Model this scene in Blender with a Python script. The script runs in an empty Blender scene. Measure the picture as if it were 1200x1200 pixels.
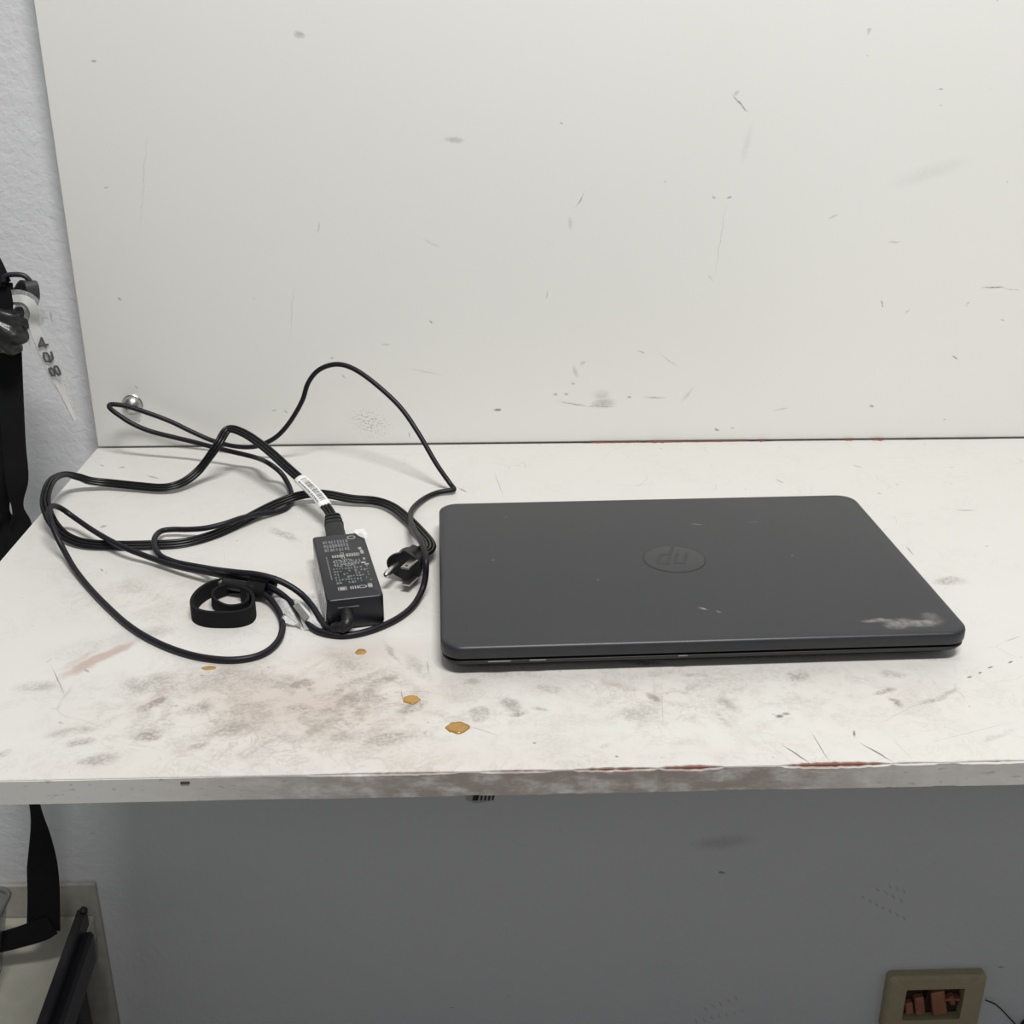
import bpy, bmesh, math, random
from mathutils import Vector, Matrix, Euler, noise as mnoise
random.seed(7)
S = bpy.context.scene
COL = S.collection
PI = math.pi

# ------------------------------------------------------------------ camera
# world: shelf top is z=0, its back edge y=0, its left end x=0 (metres); floor is z=-0.9
FPX, PITCH, YAW, ROLL = 1373.567, 0.398783, 0.035383, 0.001225
CAM = Vector((0.3444, -1.02753, 0.36426))
FWD = Vector((math.sin(YAW)*math.cos(PITCH), math.cos(YAW)*math.cos(PITCH), -math.sin(PITCH)))
RGT = FWD.cross(Vector((0, 0, 1))).normalized()
UPV = RGT.cross(FWD)
_c, _s = math.cos(ROLL), math.sin(ROLL)
RGT, UPV = _c*RGT+_s*UPV, -_s*RGT+_c*UPV
cd = bpy.data.cameras.new('camera'); co = bpy.data.objects.new('camera', cd); COL.objects.link(co)
m3 = Matrix((RGT, UPV, -FWD)).transposed()
co.matrix_world = Matrix.Translation(CAM) @ m3.to_4x4()
cd.sensor_width = 36; cd.lens = FPX/1200*36; cd.clip_start = 0.02
S.camera = co

# ------------------------------------------------------------------ light and exposure
S.view_settings.view_transform = 'Standard'; S.view_settings.look = 'None'
S.view_settings.gamma = 1; S.view_settings.use_curve_mapping = False
S.view_settings.exposure = 0.0
wd = bpy.data.worlds.new('world'); S.world = wd; wd.use_nodes = True
bg = wd.node_tree.nodes['Background']; bg.inputs[0].default_value = (0.93, 0.97, 1.0, 1); bg.inputs[1].default_value = 0.20
def area(name, loc, rot, sx, sy, power, col):
    l = bpy.data.lights.new(name, 'AREA'); l.shape = 'RECTANGLE'; l.size = sx; l.size_y = sy
    l.energy = power; l.color = col
    o = bpy.data.objects.new(name, l); o.location = loc; o.rotation_euler = rot; COL.objects.link(o); return o
area('ceiling_lamp', (0.72, -1.33, 2.6), (math.radians(24), 0, 0), 1.1, 0.35, 88, (1.0, 0.985, 0.95))
area('ceiling_lamp', (0.3, -2.6, 1.55), (math.radians(40), 0, 0), 1.2, 0.4, 4, (1.0, 0.99, 0.97))

# ------------------------------------------------------------------ helpers
def ray(px, py): return FWD + RGT*((px-600)/FPX) - UPV*((py-600)/FPX)
def at_z(px, py, z):
    d = ray(px, py); return CAM + d*((z-CAM.z)/d.z)
def at_y(px, py, y):
    d = ray(px, py); return CAM + d*((y-CAM.y)/d.y)

def tag(o, label=None, cat=None, group=None, kind=None):
    if label: o['label'] = label
    if cat: o['category'] = cat
    if group: o['group'] = group
    if kind: o['kind'] = kind
    return o
def empty(name, loc, rz=0, label=None, cat=None, group=None):
    o = bpy.data.objects.new(name, None); o.location = loc; o.rotation_euler = (0, 0, rz); COL.objects.link(o)
    o.empty_display_size = 0.02
    return tag(o, label, cat, group)
def link(name, bm, mat, parent=None, smooth=False, loc=None):
    me = bpy.data.meshes.new(name)
    bmesh.ops.recalc_face_normals(bm, faces=bm.faces)
    bm.to_mesh(me); bm.free()
    if smooth:
        for p in me.polygons: p.use_smooth = True
        if smooth != 'all':
            me.set_sharp_from_angle(angle=math.radians(38))
    me.materials.append(mat)
    o = bpy.data.objects.new(name, me); COL.objects.link(o)
    if parent: o.parent = parent
    if loc: o.location = loc
    return o
def wlink(name, bm, mat, parent, smooth=False):
    """mesh given in world coordinates, parented under an empty that has a location / z rotation"""
    M = (Matrix.Translation(parent.location) @ parent.rotation_euler.to_matrix().to_4x4()).inverted()
    bmesh.ops.transform(bm, matrix=M, verts=bm.verts)
    return link(name, bm, mat, parent, smooth)

def box(bm, lo, hi, bevel=0, seg=2, M=None):
    r = bmesh.ops.create_cube(bm, size=1)
    vs = r['verts']
    for v in vs:
        v.co = Vector([lo[i]+(hi[i]-lo[i])*(v.co[i]+.5) for i in range(3)])
    if bevel:
        es = list({e for v in vs for e in v.link_edges})
        r2 = bmesh.ops.bevel(bm, geom=es, offset=bevel, segments=seg, affect='EDGES', profile=.5)
        vs = list({v for f in r2['faces'] for v in f.verts} | {v for v in vs if v.is_valid})
    if M is not None: bmesh.ops.transform(bm, matrix=M, verts=vs)
    return vs
def rrect(w, d, r, n=6, cx=0, cy=0):
    r = min(r, w/2-1e-5, d/2-1e-5); pts = []
    for k, (sx, sy) in enumerate([(1, 1), (-1, 1), (-1, -1), (1, -1)]):
        for i in range(n+1):
            a = PI/2*k + PI/2*i/n
            pts.append((cx+sx*(w/2-r)+r*math.cos(a), cy+sy*(d/2-r)+r*math.sin(a)))
    return pts
def loft(bm, loops, cap0=True, cap1=True, closed=True):
    rows = [[bm.verts.new(p) for p in lp] for lp in loops]
    n = len(rows[0])
    for a, b in zip(rows, rows[1:]):
        for i in range(n if closed else n-1):
            j = (i+1) % n
            bm.faces.new((a[i], a[j], b[j], b[i]))
    if cap0: bm.faces.new(rows[0][::-1])
    if cap1: bm.faces.new(rows[-1])
    return rows
def slab(bm, w, d, r, prof, n=8, cx=0, cy=0):
    """prof: list of (inset, z)"""
    loft(bm, [[(x, y, z) for x, y in rrect(w-2*i, d-2*i, max(r-i*.5, .0005), n, cx, cy)] for i, z in prof])
def lathe(bm, prof, seg=24, M=None):
    loops = [[(r*math.cos(2*PI*k/seg), r*math.sin(2*PI*k/seg), z) for k in range(seg)] for r, z in prof]
    rows = loft(bm, loops)
    if M is not None: bmesh.ops.transform(bm, matrix=M, verts=[v for r in rows for v in r])
def catmull(P, sub):
    """P: list of sequences of floats"""
    out = []
    n = len(P)
    for i in range(n-1):
        p0 = P[max(i-1, 0)]; p1 = P[i]; p2 = P[i+1]; p3 = P[min(i+2, n-1)]
        for s in range(sub):
            t = s/sub
            out.append([0.5*((2*b)+(-a+c)*t+(2*a-5*b+4*c-d)*t*t+(-a+3*b-3*c+d)*t**3) for a, b, c, d in zip(p0, p1, p2, p3)])
    out.append(list(P[-1]))
    return out
def frames(pts, up=None, ups=None):
    """returns list of (pos, T, side, nrm)"""
    fr = []; n = len(pts); prev = None
    for i, p in enumerate(pts):
        T = (pts[min(i+1, n-1)]-pts[max(i-1, 0)])
        T = T.normalized() if T.length > 1e-9 else Vector((1, 0, 0))
        if ups is not None: u = ups[i]
        elif up is not None: u = up
        else: u = prev if prev is not None else (Vector((0, 0, 1)) if abs(T.z) < .9 else Vector((1, 0, 0)))
        side = T.cross(u)
        side = side.normalized() if side.length > 1e-6 else (fr[-1][2] if fr else Vector((1, 0, 0)))
        nr = side.cross(T).normalized(); prev = nr
        fr.append((p, T, side, nr))
    return fr
def sweep(bm, fr, sec, scale=None):
    loops = []
    for i, (p, T, s, n) in enumerate(fr):
        k = scale[i] if scale else 1
        loops.append([p + s*(a*k) + n*(b*k) for a, b in sec])
    loft(bm, loops)
def circ(r, n=10): return [(r*math.cos(2*PI*i/n), r*math.sin(2*PI*i/n)) for i in range(n)]
def tube(bm, pts, r, n=10, sub=6, scale=None):
    P = [Vector(q) for q in (catmull(pts, sub) if sub > 1 else pts)]
    sweep(bm, frames(P), circ(r, n), scale)
def ribbon(bm, pts, wdirs, widths, th, sub=8):
    """flat band; pts centre, wdirs the width direction at each waypoint"""
    Q = catmull([list(p)+list(w)+[k] for p, w, k in zip(pts, wdirs, widths)], sub)
    loops = []
    n = len(Q); P = [Vector(q[:3]) for q in Q]
    for i, q in enumerate(Q):
        T = (P[min(i+1, n-1)]-P[max(i-1, 0)]).normalized()
        W = Vector(q[3:6]); W = (W - T*W.dot(T)).normalized(); N = T.cross(W)
        w = q[6]/2; h = th/2
        loops.append([P[i]-W*w-N*h, P[i]+W*w-N*h, P[i]+W*w+N*h, P[i]-W*w+N*h])
    loft(bm, loops)
    return P
def strokes(bm, glyph, M, w, th=.0002):
    """glyph: list of polylines in a unit box; flat print laid on a surface"""
    k_ = 0
    for pl in glyph:
        for (x0, y0), (x1, y1) in zip(pl, pl[1:]):
            d = Vector((x1-x0, y1-y0)); L = d.length
            if L < 1e-6: continue
            k_ += 1; th_ = th*(1+.12*(k_ % 5))
            d /= L; n = Vector((-d.y, d.x))*w/2; e = d*w*.3
            a = Vector((x0, y0))-e; b = Vector((x1, y1))+e
            lo = [a-n, b-n, b+n, a+n]
            v0 = [bm.verts.new(M @ Vector((p.x, p.y, 0))) for p in lo]
            v1 = [bm.verts.new(M @ Vector((p.x, p.y, th_))) for p in lo]
            bm.faces.new(v1)
            for i in range(4): bm.faces.new((v0[i], v0[(i+1) % 4], v1[(i+1) % 4], v1[i]))

# ------------------------------------------------------------------ materials
class NT:
    def __init__(s, name):
        s.m = bpy.data.materials.new(name); s.m.use_nodes = True; s.t = s.m.node_tree
        s.b = s.t.nodes['Principled BSDF']; s.out = s.t.nodes['Material Output']
    def n(s, typ, **kw):
        x = s.t.nodes.new(typ)
        for k, v in kw.items(): setattr(x, k, v)
        return x
    def l(s, a, b): s.t.links.new(a, b)
    def set(s, inp, v):
        if isinstance(v, bpy.types.NodeSocket): s.l(v, inp)
        elif isinstance(v, (int, float)): inp.default_value = v
        elif len(v) == 3 and inp.type == 'RGBA': inp.default_value = (*v, 1)
        else: inp.default_value = v
    def math(s, op, a, b=None, clamp=False):
        x = s.n('ShaderNodeMath', operation=op, use_clamp=clamp); s.set(x.inputs[0], a)
        if b is not None: s.set(x.inputs[1], b)
        return x.outputs[0]
    def noise(s, vec, scale, detail=3, rough=.5, dist=0):
        x = s.n('ShaderNodeTexNoise'); s.set(x.inputs['Vector'], vec); x.inputs['Scale'].default_value = scale
        x.inputs['Detail'].default_value = detail; x.inputs['Roughness'].default_value = rough; x.inputs['Distortion'].default_value = dist
        return x
    def ramp(s, fac, lo, hi, a=0., b=1.):
        x = s.n('ShaderNodeMapRange'); x.interpolation_type = 'SMOOTHSTEP'; s.set(x.inputs[0], fac)
        x.inputs[1].default_value = lo; x.inputs[2].default_value = hi; x.inputs[3].default_value = a; x.inputs[4].default_value = b
        return x.outputs[0]
    def mix(s, fac, a, b):
        x = s.n('ShaderNodeMix', data_type='RGBA'); s.set(x.inputs[0], fac); s.set(x.inputs[6], a); s.set(x.inputs[7], b); return x.outputs[2]
    def bump(s, h, strength=.3, dist=.001):
        x = s.n('ShaderNodeBump'); s.set(x.inputs['Height'], h); x.inputs['Strength'].default_value = strength; x.inputs['Distance'].default_value = dist
        s.l(x.outputs[0], s.b.inputs['Normal'])
    def pos(s): return s.n('ShaderNodeNewGeometry').outputs['Position']
def simple(name, col, rough=.5, metal=0., spec=.5, bump=None, var=0., coat=0.):
    t = NT(name); t.b.inputs['Roughness'].default_value = rough; t.b.inputs['Metallic'].default_value = metal
    t.b.inputs['Specular IOR Level'].default_value = spec; t.b.inputs['Coat Weight'].default_value = coat
    P = t.n('ShaderNodeTexCoord').outputs['Object']
    nz = t.noise(P, 60, 4)
    t.set(t.b.inputs['Base Color'], t.mix(nz.outputs[0], tuple(c*(1-var) for c in col), tuple(min(1, c*(1+var)) for c in col)))
    if bump:
        nb = t.noise(P, bump[0], 3); t.bump(nb.outputs[0], bump[1], bump[2] if len(bump) > 2 else .0005)
    return t.m

# stain group: soft ellipse mask
g = bpy.data.node_groups.new('stain_mask', 'ShaderNodeTree')
for nm, ty in (('P', 'NodeSocketVector'), ('C', 'NodeSocketVector'), ('A', 'NodeSocketFloat'), ('R', 'NodeSocketVector'), ('Soft', 'NodeSocketFloat'), ('Strength', 'NodeSocketFloat'), ('Prev', 'NodeSocketFloat')):
    g.interface.new_socket(nm, in_out='INPUT', socket_type=ty)
g.interface.new_socket('F', in_out='OUTPUT', socket_type='NodeSocketFloat')
gi = g.nodes.new('NodeGroupInput'); go = g.nodes.new('NodeGroupOutput')
def gn(t, **k):
    x = g.nodes.new(t)
    for a, b in k.items(): setattr(x, a, b)
    return x
sb = gn('ShaderNodeVectorMath', operation='SUBTRACT'); g.links.new(gi.outputs['P'], sb.inputs[0]); g.links.new(gi.outputs['C'], sb.inputs[1])
vr = gn('ShaderNodeVectorRotate', rotation_type='Z_AXIS'); g.links.new(sb.outputs[0], vr.inputs['Vector']); g.links.new(gi.outputs['A'], vr.inputs['Angle'])
ml = gn('ShaderNodeVectorMath', operation='MULTIPLY'); g.links.new(vr.outputs[0], ml.inputs[0]); g.links.new(gi.outputs['R'], ml.inputs[1])
ln = gn('ShaderNodeVectorMath', operation='LENGTH'); g.links.new(ml.outputs[0], ln.inputs[0])
mr = gn('ShaderNodeMapRange'); mr.interpolation_type = 'SMOOTHSTEP'; g.links.new(ln.outputs['Value'], mr.inputs[0])
mr.inputs[1].default_value = 1.0; g.links.new(gi.outputs['Soft'], mr.inputs[2]); mr.inputs[3].default_value = 0; mr.inputs[4].default_value = 1
mr.inputs[1].default_value = 1.25
mm = gn('ShaderNodeMath', operation='MULTIPLY'); g.links.new(mr.outputs[0], mm.inputs[0]); g.links.new(gi.outputs['Strength'], mm.inputs[1])
mx = gn('ShaderNodeMath', operation='MAXIMUM'); g.links.new(mm.outputs[0], mx.inputs[0]); g.links.new(gi.outputs['Prev'], mx.inputs[1])
g.links.new(mx.outputs[0], go.inputs[0])

def stain_chain(t, vec, stains, plane):
    """stains: (x1,y1,x2,y2,w,soft,strength) seen in the photograph, carried onto the surface itself.
    plane 'z': the shelf top, vec = (x,y,0); plane 'y': a wall at y=Y, vec = (x,z,0)"""
    prev = 0.0
    for (x1, y1, x2, y2, w, soft, st) in stains:
        f = (lambda a, b: at_z(a, b, 0)) if plane == 'z' else (lambda a, b: at_y(a, b, plane))
        fl = (lambda v: Vector((v.x, v.y))) if plane == 'z' else (lambda v: Vector((v.x, v.z)))
        a, b = fl(f(x1, y1)), fl(f(x2, y2))
        mp = ((x1+x2)/2, (y1+y2)/2)
        d = Vector((x2-x1, y2-y1)); L = d.length
        dn = Vector((1, 0)) if L < .5 else d/L
        c = fl(f(*mp)); e = fl(f(mp[0]-dn.y*w, mp[1]+dn.x*w)); h = fl(f(mp[0]+dn.x*(w+L/2), mp[1]+dn.y*(w+L/2)))
        ax = h-c; ra = max(ax.length, 1e-4); ax = ax/ra; pe = e-c; rb = max(abs(pe.x*(-ax.y)+pe.y*ax.x), 1e-4)
        n = t.n('ShaderNodeGroup'); n.node_tree = g
        t.l(vec, n.inputs['P']); n.inputs['C'].default_value = (c.x, c.y, 0)
        n.inputs['A'].default_value = -math.atan2(ax.y, ax.x); n.inputs['R'].default_value = (1/ra, 1/rb, 0)
        n.inputs['Soft'].default_value = soft; n.inputs['Strength'].default_value = st
        t.set(n.inputs['Prev'], prev); prev = n.outputs[0]
    return prev
def warp(t, vec, scale, amt):
    nz = t.noise(vec, scale, 3)
    a = t.n('ShaderNodeVectorMath', operation='SUBTRACT'); t.l(nz.outputs['Color'], a.inputs[0]); a.inputs[1].default_value = (.5, .5, .5)
    b = t.n('ShaderNodeVectorMath', operation='SCALE'); t.l(a.outputs[0], b.inputs[0]); b.inputs['Scale'].default_value = amt
    c = t.n('ShaderNodeVectorMath', operation='ADD'); t.l(vec, c.inputs[0]); t.l(b.outputs[0], c.inputs[1])
    d = t.n('ShaderNodeVectorMath', operation='MULTIPLY'); t.l(c.outputs[0], d.inputs[0]); d.inputs[1].default_value = (1, 1, 0)
    return d.outputs[0]

GREY = [(23,805,63,805,8,.3,.35),(140,805,220,800,14,.2,.4),(163,833,195,818,4,.6,.6),(160,865,188,857,7,.4,.65),(98,892,130,890,7,.4,.5),
 (55,862,110,855,6,.3,.4),(75,872,108,868,4,.4,.45),(212,835,245,825,6,.5,.5),(240,858,310,850,12,.2,.45),(228,875,242,872,4,.5,.4),(252,845,262,844,5,.5,.4),
 (290,800,340,798,9,.6,.3),(347,803,365,800,5,.75,.55),(366,809,372,808,2.5,.7,.5),(0,883,12,880,4,.4,.5),(328,865,338,863,6,.4,.35),(355,865,400,835,6,.2,.4),
 (403,822,433,815,8,.4,.5),(425,812,468,790,6,.3,.45),(470,835,498,826,6,.5,.6),(437,870,478,862,9,.4,.5),(560,836,566,836,9,.7,.45),(590,820,610,833,7,.4,.5),
 (603,838,610,836,4,.5,.7),(630,806,655,810,5,.4,.4),(548,798,562,797,4,.4,.35),(735,835,765,840,12,.1,.4),(762,815,772,822,4,.5,.55),(624,828,640,832,3,.4,.4),
 (725,775,790,779,3,.2,.7),(396,865,408,863,8,.3,.3),(925,795,942,790,7,.3,.5),(1025,812,1048,808,4,.3,.65),(1040,818,1058,827,3,.4,.65),(1080,825,1125,808,4,.2,.55),
 (1033,790,1055,790,5,.3,.45),(840,820,865,830,6,.2,.4),(800,792,828,792,3,.3,.5),(1150,870,1190,855,4,.2,.25),(1095,682,1130,680,5,.3,.5),(318,620,345,632,5,.4,.4),
 (140,686,162,688,10,.6,.22),(200,800,300,790,16,.1,.35),(380,760,440,790,14,.1,.3),(150,745,200,740,8,.1,.3),(480,770,500,790,8,.1,.3),(520,785,640,790,6,.1,.3),
 (450,755,470,775,3,.3,.4),(600,860,700,850,20,.0,.12),(60,770,170,740,14,.0,.2),(840,835,850,850,5,.3,.3),(1060,770,1130,772,4,.2,.3),(706,875,715,872,4,.3,.3)]
PINK = [(80,790,157,752,6,.5,.8),(78,785,110,762,5,.3,.4),(705,798,722,805,5,.3,.45),(330,770,520,760,20,.0,.35),(395,755,360,790,5,.2,.4),(420,850,250,800,50,.0,.4),(0,900,900,885,40,.0,.16),(150,840,210,800,8,.1,.35),(540,790,400,880,30,.0,.15)]
SCR = [(917,873,950,895,.9,.3,.9),(950,857,972,893,.7,.3,.7),(1007,870,1047,893,.8,.3,.9),(1001,857,1001,862,1.6,.3,.8),(1134,794,1139,793,1,.3,.9),(1147,789,1150,788,1,.3,.9),
 (1158,783,1163,781,1,.3,.9),(1182,777,1186,775,1.2,.3,.9),(1120,598,1145,598,.7,.3,.5),(1062,640,1070,650,.8,.3,.7),(60,780,76,815,.8,.3,.6),(579,553,590,582,.6,.3,.4),(911,840,916,839,2.5,.3,.8),(918,837,924,836,2.2,.3,.6),
 (216,917,222,917,1.6,.3,0),(538,572,547,577,.9,.3,.7),(524,571,512,571,.8,.3,.5),(100,785,104,787,1.6,.3,.5),(497,860,500,856,1,.3,.3),(548,850,585,862,.6,.3,.4),(1072,739,1078,741,1,.3,.7),(500,774,503,790,.7,.3,.6),(470,808,472,822,.8,.3,.5),
 (625,870,627,871,1.2,.3,.7),(722,886,724,887,1.4,.3,.7),(776,812,777,850,.5,.3,.3),(1000,545,1010,548,.8,.3,.4),(910,562,918,566,.8,.3,.5),(1178,752,1196,745,.7,.3,.4),(1090,870,1190,845,.5,.3,.25),(140,548,146,547,1,.3,.5),(118,545,121,546,1,.3,.5),(172,557,186,561,1,.3,.5),(118,618,124,616,1.6,.3,.5),(118,667,120,669,1,.3,.6)]

t = NT('white_laminate_stained')
P = t.pos(); mu = t.n('ShaderNodeVectorMath', operation='MULTIPLY'); t.l(P, mu.inputs[0]); mu.inputs[1].default_value = (1, 1, 0); P0 = mu.outputs[0]
wc = warp(t, P0, 55, .012); wf = warp(t, P0, 160, .0014)
dirt = stain_chain(t, wc, GREY, 'z'); pink = stain_chain(t, wc, PINK, 'z'); scr = stain_chain(t, wf, SCR, 'z')
fine = t.noise(P0, 420, 6, .65).outputs[0]; mid = t.noise(P0, 70, 6, .6).outputs[0]; big = t.noise(P0, 9, 4, .6).outputs[0]
brk = t.ramp(t.math('ADD', t.math('MULTIPLY', fine, .55), t.math('MULTIPLY', mid, .45)), .42, .56)
dirt = t.math('MULTIPLY', dirt, t.math('ADD', t.math('MULTIPLY', brk, 1.05), .42))
zone = stain_chain(t, P0, [(120,830,560,830,85,.1,1.0),(560,815,1150,815,65,.0,.62),(330,830,450,810,60,.2,1.3),(0,900,1200,880,60,.0,.35),(60,690,460,710,60,.0,.45)], 'z')
m2 = t.noise(warp(t, P0, 25, .05), 32, 7, .68).outputs[0]
gen = t.math('MULTIPLY', zone, t.math('MAXIMUM', t.math('MULTIPLY', t.ramp(mid, .46, .68), t.ramp(fine, .3, .6)), t.math('MULTIPLY', t.ramp(m2, .47, .62), t.ramp(fine, .35, .6, .3, 1))))
col = t.mix(t.math('MULTIPLY', big, .5), (.565, .555, .53), (.605, .595, .575))
col = t.mix(t.math('MULTIPLY', zone, t.ramp(big, .3, .6, .10, .42)), col, (.50, .43, .385))
col = t.mix(t.math('MULTIPLY', pink, 1.0), col, (.40, .30, .26))
col = t.mix(t.math('MULTIPLY', gen, .72), col, (.275, .24, .21))
vn = t.noise(warp(t, P0, 14, .06), 38, 6, .7, 1.2).outputs[0]
vein = t.math('MULTIPLY', t.ramp(t.math('ABSOLUTE', t.math('SUBTRACT', vn, .5)), .0, .035, 1, 0), t.ramp(t.noise(P0, 17, 3).outputs[0], .44, .6))
col = t.mix(t.math('MULTIPLY', vein, t.math('ADD', t.math('MULTIPLY', zone, .45), .09)), col, (.27, .235, .21))
col = t.mix(dirt, col, (.25, .222, .20))
speck = t.ramp(t.noise(P0, 130, 2, .5).outputs[0], .735, .76)
col = t.mix(t.math('MULTIPLY', speck, .5), col, (.2, .18, .16))
# long hairline scratches
wv = t.n('ShaderNodeTexVoronoi', feature='DISTANCE_TO_EDGE'); t.l(warp(t, P0, 6, .12), wv.inputs['Vector']); wv.inputs['Scale'].default_value = 13
hair = t.math('MULTIPLY', t.ramp(wv.outputs['Distance'], 0, .006, 1, 0), t.ramp(t.noise(P0, 23, 2).outputs[0], .52, .64))
col = t.mix(t.math('MULTIPLY', hair, .35), col, (.3, .27, .25))
col = t.mix(scr, col, (.06, .05, .045))
t.set(t.b.inputs['Base Color'], col)
t.set(t.b.inputs['Roughness'], t.math('ADD', t.math('MULTIPLY', dirt, .25), .36))
t.bump(t.noise(P0, 900, 2).outputs[0], .06, .0003)
M_TOP = t.m

PANEL_ST = [(524,164,541,164,4,.4,.35),(861,110,864,108,2,.4,.3),(859,112,876,131,1.3,.3,.75),(851,240,838,320,.6,.3,.3),(684,227,676,242,.7,.3,.7),(641,341,641,350,.7,.3,.5),(1153,337,1178,337,1,.3,.9),(1178,338,1196,340,.6,.3,.4),
 (656,471,688,477,.8,.3,.7),(688,477,720,477,1.3,.3,.5),(698,474,716,472,6,.3,.4),(700,464,710,464,7,.1,.25),(581,481,586,481,1.6,.3,.9),(736,466,739,466,1.4,.3,.8),(756,466,780,466,1.1,.2,.5),(773,414,796,431,.9,.2,.35),(748,412,755,414,1.2,.3,.4),
 (650,462,653,462,1.6,.3,.55),(662,462,664,462,1.8,.3,.5),(671,450,673,450,1.6,.3,.5),(681,427,684,426,2,.3,.4),(673,432,676,440,3,.2,.3),(347,40,354,42,4,.3,.4),(108,71,112,71,1.5,.3,.6),(138,349,141,351,1.5,.3,.6),(122,220,125,220,1.2,.3,.5),
 (504,377,506,379,1.5,.3,.5),(1033,352,1035,361,1,.3,.7),(1061,367,1066,364,1,.3,.3),(1117,417,1122,421,.9,.3,.8),(1174,376,1177,377,1,.3,.5),(1020,476,1024,477,1.3,.3,.7),(839,503,842,504,1.6,.3,.8),(857,502,861,502,1,.3,.6),(908,481,924,478,1,.3,.3),(1106,493,1109,493,1,.3,.4),
 (657,144,659,145,1.2,.3,.6),(668,256,669,268,3,.1,.25),(1101,104,1104,105,1.2,.3,.6),(853,232,857,231,1.3,.3,.6),(837,231,838,232,1.8,.3,.4),(973,256,982,252,2,.2,.3),(1040,284,1055,284,.8,.2,.5),(401,439,404,444,.8,.3,.5),(318,481,324,481,1,.3,.5),(334,482,336,484,1.2,.3,.5),
 (479,507,480,512,.9,.3,.6),(448,404,456,404,1.5,.3,.25),(475,432,520,440,1.2,.1,.2),(172,155,164,270,.9,.1,.2),(345,330,340,400,.9,.1,.2),(374,262,372,272,1.4,.2,.3),(800,470,812,455,2,.1,.25),(495,280,515,290,1.4,.1,.2),(1050,215,1130,190,10,.0,.1),(870,190,880,150,5,.0,.12),(835,330,830,322,1,.2,.3),(158,453,160,456,1,.3,.5),(162,495,165,492,1,.3,.6)]
SMUDGE = [(425,492,442,500,17,.1,.75)]
def wall_like(name, c1, c2, plane, st, rough, peel, smudge=None, stain_col=(.16, .155, .145)):
    t = NT(name); P = t.pos(); sep = t.n('ShaderNodeSeparateXYZ'); t.l(P, sep.inputs[0])
    cb = t.n('ShaderNodeCombineXYZ'); t.l(sep.outputs[0], cb.inputs[0]); t.l(sep.outputs[2], cb.inputs[1]); P0 = cb.outputs[0]
    big = t.noise(P0, 5, 5, .6).outputs[0]; fine = t.noise(P0, 350, 4, .6).outputs[0]
    col = t.mix(big, c1, c2)
    s = stain_chain(t, warp(t, P0, 110, .004), st, plane)
    s = t.math('MULTIPLY', s, t.ramp(fine, .3, .55, .45, 1))
    col = t.mix(s, col, stain_col)
    if smudge:
        s2 = t.math('MULTIPLY', stain_chain(t, warp(t, P0, 80, .01), smudge, plane), t.ramp(t.noise(P0, 500, 4, .7).outputs[0], .52, .62))
        col = t.mix(s2, col, stain_col)
    sp = t.ramp(t.noise(P0, 75, 2, .5).outputs[0], .76, .785)
    col = t.mix(t.math('MULTIPLY', sp, .3), col, stain_col)
    t.set(t.b.inputs['Base Color'], col); t.b.inputs['Roughness'].default_value = rough
    if peel: t.bump(t.math('ADD', t.noise(P0, 140, 3, .55, .6).outputs[0], t.math('MULTIPLY', t.noise(P0, 45, 3).outputs[0], 1.2)), *peel)
    else: t.bump(t.noise(P0, 500, 3).outputs[0], .08, .0004)
    return t.m
M_PANEL = wall_like('white_painted_board', (.85, .845, .81), (.885, .875, .85), 0.0, PANEL_ST, .5, None, SMUDGE)
WALL_Y = 0.022
PENCIL = [(815,990,880,984,9,.2,.25),(843,1022,849,1023,2,.3,.7)] + \
 [(1027+k*9, 1040+k*4.2, 1031+k*9, 1045+k*4.2, 1.2, .2, .45) for k in range(4)] + [(1042+k*8, 1036+k*3, 1045+k*8, 1042+k*3, 1.1, .2, .35) for k in range(3)] + \
 [(1010+k*8, 1050+k*4, 1013+k*8, 1054+k*4, 1.2, .2, .4) for k in range(7)] + [(825+k*9, 1180-k*3, 828+k*9, 1184-k*3, 1.2, .2, .35) for k in range(5)] + \
 [(815+k*9, 1195-k*2, 817+k*9, 1199-k*2, 1.2, .2, .3) for k in range(7)] + [(1170,1134,1176,1133,1.5,.2,.6),(60,365,61,378,1.2,.2,.5),(52,372,58,374,1,.2,.4),(24,478,28,481,2,.2,.3)]
M_WALL = wall_like('grey_textured_plaster', (.60, .61, .63), (.66, .665, .68), WALL_Y, PENCIL, .55, (.42, .0016), None, (.12, .115, .11))

def edge_mat():
    t = NT('shelf_edge_band'); P = t.pos()
    mu = t.n('ShaderNodeVectorMath', operation='MULTIPLY'); t.l(P, mu.inputs[0]); mu.inputs[1].default_value = (1, 1, 2.2)
    sx = t.n('ShaderNodeSeparateXYZ'); t.l(P, sx.inputs[0])
    zone = t.math('MULTIPLY', t.ramp(sx.outputs[0], .12, .33), t.ramp(sx.outputs[0], .48, .60, 1, .25))
    nz = t.noise(mu.outputs[0], 60, 6, .65).outputs[0]
    col = t.mix(t.math('MULTIPLY', zone, t.ramp(nz, .25, .6, .25, 1)), (.60, .585, .56), (.27, .23, .21))
    col = t.mix(t.math('MULTIPLY', t.ramp(t.noise(mu.outputs[0], 160, 4).outputs[0], .6, .7), .4), col, (.22, .2, .18))
    t.set(t.b.inputs['Base Color'], col); t.b.inputs['Roughness'].default_value = .5
    t.bump(nz, .1, .0006); return t.m
M_EDGE = edge_mat()
M_CORE = simple('red_brown_chipboard', (.19, .065, .04), .85, var=.4, bump=(400, .6))
M_GLUE = simple('dried_amber_glue', (.34, .185, .035), .22, var=.45, coat=.4, bump=(300, .4))
M_DIRT = simple('dark_crumb', (.04, .03, .03), .8)

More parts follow.
